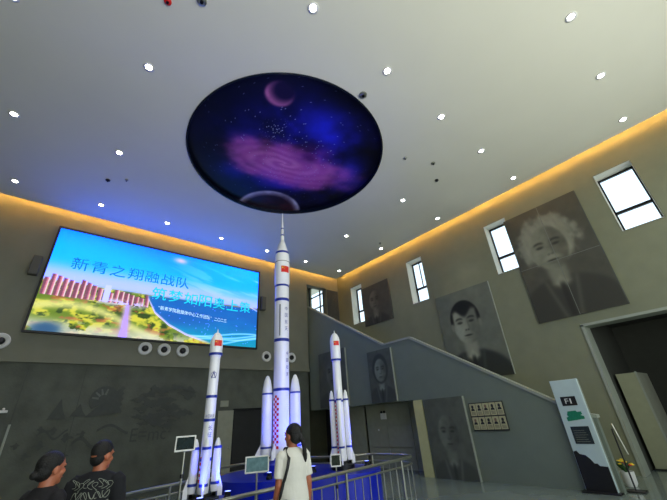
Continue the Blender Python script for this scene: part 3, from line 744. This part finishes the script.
bm = nb(); box(bm, -.01, .01, -.16, -.15, Z(3.2), Z(3.85)); obj('cable_duct', bm, M['relief_l'], t, rot=(0, 0, -.25))
for k, ch in enumerate('中国航天'):
    text('lettering', ch, .065, .085, wrap(cr_, .42, Z(3.72-.14*k)), M['ink'], t)
    text('lettering', ch, .055, .07, wrap(cr_, .62, Z(2.82-.13*k)), M['ink'], t)
checks(cr_, Z(1.24), Z(2.1), -.72, 3, .043, t)
for ang, ck in ((PI/2, (Z(1.3), Z(2.0), .95, 2, .035)), (-PI/2, None), (PI, None)):
    booster(ang, .262, .096, .05, Z(2.47), .34, (Z(2.14), Z(1.27)), t, True, ck)
for k in range(4): fin(PI/4+PI/2*k, cr_*.9, -.0, .10, .3, t)
obj('support_base', lathe(nb(), [(.30, -zb+.875), (.30, -.06), (.2, -.03), (.16, .03)], 40), M['plinth'], t, True, angle=40)
# right rocket
def small_rocket(x, y, zb, label, top, fr_, cr, fz, cz, fl, bands, bo, br, bz, bb, logo=False, chk=True):
    t = make_rocket(x, y, zb, label); Z = lambda v: v-zb
    obj('core_stage', lathe(nb(), [(cr*.9, .02), (cr, .07), (cr, Z(fz)), (cr*.99, Z(fz)+.01)], 36), M['rocket'], t, True, angle=50)
    obj('payload_fairing', lathe(nb(), [(cr, Z(fz)), (fr_, Z(fz)+.07), (fr_, Z(cz)), (fr_*.9, Z(cz)+(top-cz)*.35), (fr_*.62, Z(cz)+(top-cz)*.7), (fr_*.35, Z(cz)+(top-cz)*.88), (.012, Z(top)-.02), (.006, Z(top)+.03), (0, Z(top)+.05)], 36), M['rocket'], t, True, angle=50)
    flag_patch(fr_, Z(fl), .11 if fr_ < .1 else .12, .085, .3, t)
    for b in bands: band(cr if b < fz+.03 else fr_, Z(b), .035, t)
    for k in range(4): booster(PI/2*k+.0, bo, br, .04, Z(bz), .2, [Z(q) for q in bb], t, True)
    if chk: checks(cr, .15, Z(bz)-.15, -.5, 3, .03, t)
    obj('support_base', lathe(nb(), [(.2, -.085 if zb > .93 else -.055), (.2, -.02), (.12, .0), (.1, .03)], 32), M['blackm'], t, True, angle=40)
    return t
small_rocket(4.37, 5.08, .96, 'slim white model rocket with four boosters, right of the three', 3.2, .098, .080, 2.63, 3.03, 2.97, (2.66, 1.93), .130, .047, 2.12, (1.95, 1.2))
def _ck(r): pass
t = small_rocket(1.905, 4.92, .9, 'blue-lit model rocket lettered down its side, left of the three', 2.93, .090, .070, 2.55, 2.78, 2.75, (2.60, 2.03, 1.74, 1.29), .135, .050, 1.53, (1.42, 1.03))
text('lettering', '中国航天', .11, .045, wrap(.070, -.75, 1.765-.9), M['ink'], t)
for k, ch in enumerate('长征'): text('lettering', ch, .05, .055, wrap(.070, -.1, 1.62-.9-.08*k), M['ink'], t)
bm = nb(); rr_ = .075
for k in range(20):
    a, b = 2*PI*k/20, 2*PI*(k+1)/20
    pts = [(rad*math.cos(q)*1.0, rad*math.sin(q)) for rad, q in ((.042, a), (.042, b), (.036, b), (.036, a))]
    bm.faces.new([bm.verts.new((rr_*math.sin(px_/.076), -rr_*math.cos(px_/.076), 2.31-.9+pz_)) for px_, pz_ in pts])
for sgn in (-1, 1):
    bm.faces.new([bm.verts.new((rr_*math.sin(px_/.076), -rr_*math.cos(px_/.076), 2.31-.9+pz_)) for px_, pz_ in ((0, .06), (sgn*.035, -.045), (sgn*.02, -.045), (0, .02))])
obj('emblem', bm, M['ink'], t)
# blue uplights on the plinths
def uplight(x, y, z, aim, label, e, colr=(.035, .06, 1)):
    t = thing('uplight', label, 'spotlight', (x, y, z))
    obj('housing', lathe(nb(), [(.05, 0), (.05, .03), (.035, .05), (.04, .09)], 20), M['blackm'], t, True, angle=30)
    M.setdefault('bl', mat('blue_lamp_lens', (.15, .2, 1, 1), .4, var=0, emit=6))
    obj('lens', lathe(nb(), [(.036, .09), (0, .093)], 20, cap=False), M['bl'], t, True)
    l = light('beam', 'SPOT', (0, 0, .12), e, colr, t, spot_size=R(95), spot_blend=.9, shadow_soft_size=.05, aim=aim)
UP = 48
uplight(1.78, 4.66, .84, (.15, .22, .9), 'small blue uplight at the foot of the left rocket', UP*.55)
uplight(2.16, 4.75, .84, (-.22, .18, .9), 'second small blue uplight right of the left rocket', UP*1.5)
uplight(3.9, 5.30, .87, (-.25, .45, 1.6), 'small blue uplight between the central and right rockets', UP*2.6)
uplight(3.15, 5.45, .87, (.3, .3, 1.6), 'small blue uplight in front of the central rocket, left side', UP*1.6)
uplight(4.72, 4.85, .87, (-.25, .1, .9), 'small blue uplight on the right side of the right rocket', UP*2.2)

# ------------------------------------------------------------------ railing
t = thing('railing', 'curved stainless steel guard railing enclosing the rocket plinths', 'railing', (0, 0, 0))
near = [(.9, 4.02), (1.9, 4.13), (3.0, 4.22), (3.9, 4.3), (4.75, 4.36), (5.45, 4.44)]
far = [(5.66, 4.6), (5.64, 5.6), (5.3, 5.85), (4.9, 6.35), (4.75, 6.9), (4.3, 7.25), (3.5, 7.3), (2.9, 7.1), (2.35, 6.3), (2.1, 6.0), (1.55, 5.9), (1.0, 5.66), (.45, 5.35)]
def dense(P_, st=.08):
    out = []
    for a, b in zip(P_, P_[1:]):
        n_ = max(1, int(math.dist(a, b)/st))
        out += [(a[0]+(b[0]-a[0])*k/n_, a[1]+(b[1]-a[1])*k/n_) for k in range(n_)]
    out.append(P_[-1])
    for _ in range(6): out = [out[0]]+[((a[0]+2*b[0]+c[0])/4, (a[1]+2*b[1]+c[1])/4) for a, b, c in zip(out, out[1:], out[2:])]+[out[-1]]
    return out
path = dense(near+far)
for nm, z, r_ in (('top_rail', .95, .022), ('middle_rail', .84, .013), ('bottom_rail', .12, .013)):
    obj(nm, tube(nb(), [(a, b, z) for a, b in path], r_, 10), M['steel'], t, True, angle=60)
acc = 0; last = path[0]; k = 0; bal = None
for a, b in zip(path, path[1:]):
    acc += math.dist(a, b)
    if acc > .165:
        acc = 0; k += 1
        if k % 8 == 0: o_ = obj('post', tube(nb(), [(b[0], b[1], 0), (b[0], b[1], .95)], .02, 10), M['steel'], t, True, angle=60)
        else: o_ = obj('baluster', tube(nb(), [(b[0], b[1], .12), (b[0], b[1], .84)], .008, 8), M['steel'], t, True, angle=60)

# tablets on stands
def tablet_stand(x, y, z, w_, h, label, lean=0, showc=(24, 34, 36)):
    t = thing('tablet_stand', label, 'information stand', (x, y, 0), -math.atan2(x, y))
    obj('base', lathe(nb(), [(.15, 0), (.15, .012), (.02, .02)], 28), M['steel'], t, True, angle=30)
    obj('pole', tube(nb(), [(0, 0, .01), (0, 0, z-h/2)], .012, 10), M['steel'], t, True, angle=60)
    obj('clamp', tube(nb(), [(0, 0, z-h/2-.26), (0, 0, z-h/2-.22)], .02, 10), M['black'], t, True, angle=60)
    rot = (-.25, 0, 0)
    f = obj('tablet_frame', bx(-w_/2, w_/2, -.012, .012, -h/2, h/2, bevel=.006), M['white'], t, loc=(0, 0, z), rot=rot)
    m_ = M.setdefault('tab%s' % (showc,), mat('tablet_screen', L(*showc), .15, var=.25, scale=20, emit=.6))
    obj('tablet_screen', bx(-w_/2+.016, w_/2-.016, -.014, -.012, -h/2+.018, h/2-.018), m_, f)
    return t
tablet_stand(1.52, 4.6, 1.50, .225, .165, 'dark tablet in white frame on a thin pole beside the left rocket')
tablet_stand(2.42, 4.50, 1.19, .30, .19, 'white framed tablet showing a photo in front of the central rocket', showc=(70, 96, 100))
tablet_stand(3.70, 4.46, 1.09, .155, .165, 'small dark tablet below the right rocket', showc=(30, 36, 30))

# ------------------------------------------------------------------ kiosk by the stair foot
KX = XS-.12
t = thing('information_kiosk', 'tall white information totem with black and green panels against the parapet end', 'totem sign', (KX, 2.76, 0))
wk = mat('kiosk_white', L(186, 204, 204), .35, var=.03)
obj('body', bx(0, .08, -.27, .27, .0, 2.08, bevel=.008), wk, t)
obj('side_profile', bx(.08, .10, -.28, -.25, 0, 2.07), M['cap'], t)
obj('black_skyline', prism(nb(), [(-.26, .02), (.26, .02), (.26, .70), (.20, .72), (.16, .66), (.06, .64), (0, .58), (-.05, .50), (-.1, .50), (-.13, .46), (-.26, .45)], 0, -.006, 0), M['black'], t)
o = obj('sign_block', bx(-.008, 0, -.13, .16, 1.56, 1.74), M['black'], t)
for ch, y_, w_ in (('F', .085, .065), ('1', -.01, .028)): text('lettering', ch, w_, .10, (lambda y_: lambda a, b: (-.011, y_-a, 1.60+b))(y_), M['white'], o)
gk = mat('map_green', L(22, 122, 92), .5, var=.12, scale=20)
obj('green_map', prism(nb(), [(-.17, 1.30), (.16, 1.26), (.17, 1.33), (.12, 1.35), (.14, 1.38), (.11, 1.45), (-.05, 1.46), (-.07, 1.43), (-.14, 1.44), (-.15, 1.39), (-.11, 1.37), (-.17, 1.35)], 0, -.006, 0), gk, t)
o = obj('info_panel', bx(-.008, 0, -.18, .16, .84, 1.16), mat('info_dark', L(34, 44, 48), .4, var=.3, scale=30), t)
for k in range(6): obj('text_line', bx(-.010, -.008, -.12+.02*(k % 3), .12, .88+k*.04, .885+k*.04), M['door'], o)
obj('foot', bx(-.10, .10, -.33, .33, 0, .03, bevel=.006), M['black'], t)

# queue sign stand, flowers
t = thing('sign_stand', 'thin black post on a flat foot with a tilted pale plate, by the gallery opening', 'sign stand', (9.42, 2.30, 0))
obj('foot', bx(-.13, .13, -.16, .16, 0, .025, bevel=.006), M['black'], t)
obj('post', tube(nb(), [(0, 0, .02), (0, 0, 1.08)], .015, 10), M['black'], t, True, angle=60)
obj('plate', tube(nb(), [(0, -.03, 1.17), (.01, -.10, .62)], .018, 8), M['steel'], t, True, angle=60)
t = thing('potted_flowers', 'white pot of yellow and red flowers on the floor behind the sign stand', 'flowers', (9.95, 2.47, 0))
obj('pot', lathe(nb(), [(.09, 0), (.12, .05), (.13, .26), (.115, .26), (.11, .22), (0, .22)], 24), M['white'], t, True, angle=35)
gm = mat('leaf_green', L(40, 84, 36), .6); bm = nb()
for k in range(36):
    a = random.random()*6.28; l_ = .08+.12*random.random(); hh = .30+.16*random.random()
    p0 = Vector((0, 0, .22)); p1 = Vector((l_*math.cos(a), l_*math.sin(a), hh)); s = Vector((-math.sin(a), math.cos(a), 0))*.02; md = (p0+p1)/2+Vector((0, 0, .03))
    bm.faces.new([bm.verts.new(v) for v in (p0, md+s, p1, md-s)])
obj('leaves', bm, gm, t)
for k in range(12):
    a = random.random()*6.28; l_ = .03+.13*random.random(); c = (l_*math.cos(a), l_*math.sin(a), .36+.12*random.random()); bm = nb()
    for q in range(6): ball(bm, (c[0]+.02*math.cos(q), c[1]+.02*math.sin(q), c[2]), (.018, .018, .01), 8)
    ball(bm, c, .014, 8); obj('bloom', bm, M['yellow'] if k % 3 else M['red'], t, True)

# partition boards inside the gallery
t = thing('display_partition', 'pale upright partition board standing inside the dark gallery opening', 'partition', (12.2, 2.0, 0))
pm = mat('partition_pale', L(150, 152, 124), .6, var=.04)
obj('front_board', bx(0, .05, -.03, .40, .03, 2.22), pm, t)
obj('side_board', bx(.05, 1.5, -.05, 0, .03, 2.22), M['door'], t)
obj('edge_trim', bx(-.01, .03, -.06, -.02, .03, 2.24), M['cap'], t)
obj('base', bx(-.05, 1.55, -.12, .44, 0, .03), M['blackm'], t)

# ------------------------------------------------------------------ people
skin_m = mat('skin', L(176, 106, 76), .5, var=.04, scale=20); skin_m.node_tree.nodes['Principled BSDF'].inputs['Subsurface Weight'].default_value = .08
hair_m = mat('black_hair', L(9, 8, 8), .55, var=.2, scale=60, bump=.5, bscale=150)
def person(loc, face_az, H, label, shirt, trousers, hair, head_turn=0, male=False, fore=0.0):
    t = thing('person', label, 'person', (loc[0], loc[1], 0), -face_az); k = H/1.59; sw = .172 if male else .146; tw, ea = (1, .045) if male else (.92, .022)
    def P(x, y, z): return Vector((x, y, z))*k
    body = nb()
    loft(body, [(0, 0, .84*k, .15*k*tw, .11*k), (0, 0, .92*k, .165*k*tw, .115*k), (0, .0, 1.04*k, .13*k*tw, .092*k), (0, .0, 1.18*k, .15*k*tw, .105*k), (0, -.005, 1.27*k, (sw-.025)*k, .085*k), (0, -.01, 1.33*k, (sw-.075)*k, .05*k)])
    cone(body, P(0, -.015, 1.32), P(0, .0, 1.44), .055*k, .05*k)
    HM = Matrix.Translation(P(0, 0, 1.39)) @ Matrix.Rotation(-head_turn, 4, 'Z') @ Matrix.Rotation(-fore, 4, 'X') @ Matrix.Translation(-P(0, 0, 1.42))
    hb = nb()
    ball(hb, P(0, -.012, 1.53), (.076*k, .094*k, .092*k)); ball(hb, P(0, .022, 1.465), (.056*k, .064*k, .078*k)); ball(hb, P(0, .06, 1.415), (.026*k, .024*k, .022*k), 12)
    ball(hb, P(0, .085, 1.475), (.012*k, .022*k, .014*k), 12); cone(hb, P(0, .076, 1.515), P(0, .096, 1.48), .008*k, .012*k, 10)
    for s in (-1, 1):
        ball(hb, P(s*.076, -.008, 1.495), (.012*k, .022*k, .033*k), 12); ball(hb, P(s*.03, .068, 1.527), (.024*k, .014*k, .010*k), 10); ball(hb, P(s*.04, .055, 1.475), (.022*k, .02*k, .024*k), 10)
    bmesh.ops.transform(hb, matrix=HM, verts=hb.verts); tm_ = bpy.data.meshes.new('h'); hb.to_mesh(tm_); hb.free(); body.from_mesh(tm_); bpy.data.meshes.remove(tm_)
    for s in (-1, 1):
        sh, el, wr = P(s*(sw-.01), -.01, 1.275), P(s*(sw+ea), -.03, 1.03), P(s*(sw+.05), .04, .82)
        cone(body, sh, el, .046*k, .036*k); cone(body, el, wr, .037*k, .024*k)
        ball(body, P(s*(sw+.05), .052, .765), (.018*k, .036*k, .045*k), 14)
        for q, (dy, ln) in enumerate(((.026, .068), (.009, .078), (-.008, .072), (-.024, .056))):
            a = P(s*(sw+.05), .056+dy, .735); b = P(s*(sw+.046), .060+dy*1.1, .735-ln*.55); c = P(s*(sw+.032), .066+dy*1.1, .735-ln)
            cone(body, a, b, .0085*k, .008*k, 8); cone(body, b, c, .008*k, .0065*k, 8)
        a = P(s*(sw+.045), .075, .785); b = P(s*(sw+.038), .105, .755); c = P(s*(sw+.03), .112, .73)
        cone(body, a, b, .011*k, .0095*k, 8); cone(body, b, c, .0095*k, .008*k, 8)
        hp, kn, an = P(s*.08, 0, .87), P(s*.085, .01, .48), P(s*.085, -.02, .08)
        cone(body, hp, kn, .078*k, .052*k); cone(body, kn, an, .05*k, .034*k); cone(body, P(s*.085, -.03, .045), P(s*.095, .12, .03), .035*k, .028*k)
    obj('body', fuse(body, .0058, 4), skin_m, t, True)
    # hair, eyes, mouth
    hb = nb()
    if hair == 'ponytail':
        ball(hb, P(0, -.022, 1.537), (.084*k, .098*k, .094*k)); ball(hb, P(0, -.05, 1.49), (.074*k, .07*k, .08*k))
        pts = [P(0, -.10, 1.50), P(.01, -.145, 1.44), P(.03, -.145, 1.36), P(.048, -.135, 1.315), P(.058, -.13, 1.28), P(.062, -.13, 1.25)]
        for i, (a, b) in enumerate(zip(pts, pts[1:])): cone(hb, a, b, (.030, .027, .024, .026, .022)[i]*k, (.024, .021, .020, .020, .010)[i]*k, 14)
    elif hair == 'bun':
        ball(hb, P(0, -.022, 1.54), (.083*k, .096*k, .092*k)); ball(hb, P(0, -.055, 1.495), (.07*k, .065*k, .07*k)); ball(hb, P(0, -.112, 1.475), (.034*k, .032*k, .030*k))
    else:
        ball(hb, P(0, -.016, 1.545), (.080*k, .094*k, .09*k)); ball(hb, P(0, -.045, 1.49), (.068*k, .056*k, .066*k))
    me = None
    # keep the face and neck free of hair: cut with a plane-like shape by removing in front and low
    bmesh.ops.transform(hb, matrix=HM, verts=hb.verts)
    ho = obj('hair', fuse(hb, .005, 2), hair_m, t, True)
    inv = HM.inverted(); co = P(0, -.01, 1.51)
    for v in ho.data.vertices:                                   # everything below the hairline goes under the skin
        p = inv @ v.co; y, z = p.y/k, p.z/k
        if y < -.098: continue
        zl = np.interp(y, [-.10, -.06, -.035, -.01, .02, .045, .07, .09], [1.40, 1.425, 1.47 if male else 1.44, 1.515, 1.535, 1.56, 1.583, 1.592])
        f = min(1, max(0, (zl-z)/.018))
        if f > 0: v.co = HM @ (co+(p-co)*(1-.30*f))
    if hair == 'bun' or hair == 'ponytail':
        c_ = P(0, -.098, 1.482) if hair == 'bun' else P(0.0, -.125, 1.475)
        eb = lathe(nb(), [(.020*k, -.008), (.03*k, 0), (.020*k, .008)], 16, cap=False)
        bmesh.ops.transform(eb, matrix=HM @ Matrix.Translation(c_) @ Matrix.Rotation(.9, 4, 'X'), verts=eb.verts); obj('hair_tie', eb, M['steel'] if hair == 'bun' else M['black'], t, True)
    for s in (-1, 1):
        eb = ball(nb(), P(s*.03, .078, 1.512), (.012*k, .008*k, .007*k), 12); bmesh.ops.transform(eb, matrix=HM, verts=eb.verts); obj('eye', eb, M['black'], t, True)
        eb = ball(nb(), P(s*.031, .08, 1.536), (.018*k, .006*k, .0035*k), 10); bmesh.ops.transform(eb, matrix=HM, verts=eb.verts); obj('eyebrow', eb, hair_m, t, True)
    mb = ball(nb(), P(0, .082, 1.442), (.021*k, .008*k, .007*k), 12); bmesh.ops.transform(mb, matrix=HM, verts=mb.verts)
    obj('mouth', mb, M.setdefault('lip', mat('lips', L(170, 84, 76), .5)), t, True)
    # clothes
    s_ = nb(); e = .016
    loft(s_, [(0, 0, .86*k, (.175*tw+e)*k, (.118+e)*k), (0, 0, .95*k, (.165*tw+e)*k, (.112+e)*k), (0, .0, 1.06*k, (.145*tw+e)*k, (.10+e)*k), (0, .0, 1.18*k, (.155*tw+e)*k, (.105+e)*k), (0, -.005, 1.28*k, (sw-.012+e)*k, (.088+e)*k), (0, -.01, 1.335*k, (sw-.035)*k, (.066+e*.5)*k), (0, -.012, 1.362*k, .068*k, .064*k)])
    for s in (-1, 1):
        tube(s_, [P(s*(sw-.03), -.01, 1.31), P(s*(sw+.002), -.012, 1.28), P(s*(sw+ea), -.025, 1.085)], [.05*k, .05*k if not male else .062*k, .052*k if not male else .062*k], 18)
        ball(s_, P(s*(sw-.012), -.01, 1.282), (.058*k, .060*k, .054*k), 16)
    so = obj('shirt', fuse(s_, .0075, 4), shirt, t, True)
    p_ = nb(); loft(p_, [(0, 0, .80*k, .17*k*tw, .125*k), (0, 0, .88*k, .178*k*tw, .128*k), (0, 0, .97*k, .155*k*tw, .115*k)])
    for s in (-1, 1):
        tube(p_, [P(s*.08, 0, .88), P(s*.085, .01, .48), P(s*.085, -.015, .09)], [.098*k, .072*k, .062*k], 20)
        shoe = nb(); cone(shoe, P(s*.085, -.045, .045), P(s*.097, .135, .035), .046*k, .038*k, 14)
        for v in shoe.verts: v.co.z = max(v.co.z, .002)
        obj('shoe', shoe, M['black'], t, True)
    obj('trousers', fuse(p_, .009, 3), trousers, t, True)
    return t, so, k
white_sh = mat('white_cotton', L(226, 224, 214), .85, var=.04, scale=8, bump=.3, bscale=14)
black_sh = mat('black_cotton', L(20, 21, 27), .9, var=.1, scale=8, bump=.3, bscale=14); black_sh2 = mat('black_tee', L(24, 22, 26), .9, var=.1, scale=8, bump=.3, bscale=14)
jeans = mat('dark_denim', L(34, 40, 58), .85, var=.1, scale=30)
wpos = (2.41, 3.66)
wt, wso, wk_ = person(wpos, R(14), 1.625, 'person in white T-shirt with a black ponytail looking up at the rockets', white_sh, jeans, 'ponytail', head_turn=R(-30), fore=-.0)
lt, lso, _ = person((.25, 3.78), R(52), 1.556, 'person in black shirt with dark hair in a low bun at far left', black_sh2, jeans, 'bun', head_turn=R(12))
mt_, mso, mk = person((.625, 4.12), R(30), 1.60, 'person with short hair in a black T-shirt with white writing on the back', black_sh, jeans, 'short', head_turn=R(26), male=True)
# white scribble print on the back of the man's shirt
bvh = BVHTree.FromPolygons([v.co.copy() for v in mso.data.vertices], [tuple(p.vertices) for p in mso.data.polygons])
bm = nb()
def stroke(pts, wd=.006):
    prev = None
    for i, (x, z) in enumerate(pts):
        h = bvh.ray_cast(Vector((x, -1, z)), Vector((0, 1, 0)))
        if h[0] is None: prev = None; continue
        p = h[0]+h[1]*.004; d = Vector((pts[min(i+1, len(pts)-1)][0]-pts[max(i-1, 0)][0], 0, pts[min(i+1, len(pts)-1)][1]-pts[max(i-1, 0)][1]))
        n_ = Vector((-d.z, 0, d.x)).normalized()*wd; a, b = bm.verts.new(p+n_), bm.verts.new(p-n_)
        if prev: bm.faces.new((prev[0], a, b, prev[1]))
        prev = (a, b)
for q in range(9):
    cx = -.15+.036*q; cz = 1.285-.012*(q % 3); 
    stroke([(cx+.022*math.cos(a*1.7+q)+.001*a, cz+.03*math.sin(a)) for a in np.linspace(0, 5, 14)], .0016)
for r_ in range(2):
    for q in range(6):
        cx = -.13+.05*q; cz = 1.2-.07*r_
        stroke([(cx+.024*math.cos(a*1.3+q*2), cz+.026*math.sin(a*1.9+q)) for a in np.linspace(0, 5, 14)], .002)
obj('shirt_print', bm, M['cap'], mt_)
# shoulder bag of the woman
t = thing('shoulder_bag', 'black shoulder bag hanging from the strap over the white T-shirt', 'bag', (wpos[0], wpos[1], 0), -R(14))
bvh = BVHTree.FromPolygons([v.co.copy() for v in wso.data.vertices], [tuple(p.vertices) for p in wso.data.polygons])
bm = nb(); prev = None
for a in np.linspace(-.35, 1.0, 30):
    # strap loops from the chest over the left shoulder down the back to the left hip
    x = -.075-.10*max(a, 0)**1.1 if a > 0 else -.075
    z = 1.30-.42*max(a, 0)
    if a <= 0:
        ang = a/.35*PI/2; o_ = Vector((x, .25*math.sin(ang)*-1*-1, 0)); org = Vector((x, -.0, 1.25)); dr = Vector((0, math.sin(ang*-1)*1-.0, math.cos(ang)))
        dr = Vector((0, -math.cos(-ang) if False else math.sin(-ang)-.35*(1+a/.35), math.cos(ang)+.1)).normalized(); org = Vector((x, 0, 1.24))
        h = bvh.ray_cast(org+dr*.5, -dr)
    else: h = bvh.ray_cast(Vector((x, -1, z)), Vector((0, 1, 0)))
    if h[0] is None: continue
    p = h[0]+h[1]*.007; sd = Vector((.016, 0, 0)); c1, c2 = bm.verts.new(p+sd), bm.verts.new(p-sd)
    if prev: bm.faces.new((prev[0], c1, c2, prev[1]))
    prev = (c1, c2)
st = obj('strap', bm, M['black'], t, True); sm_ = st.modifiers.new('s', 'SOLIDIFY'); sm_.thickness = .005; sm_.offset = 1
obj('bag_body', bx(-.27, -.12, -.25, -.175, .70, .95, bevel=.02), M['black'], t)
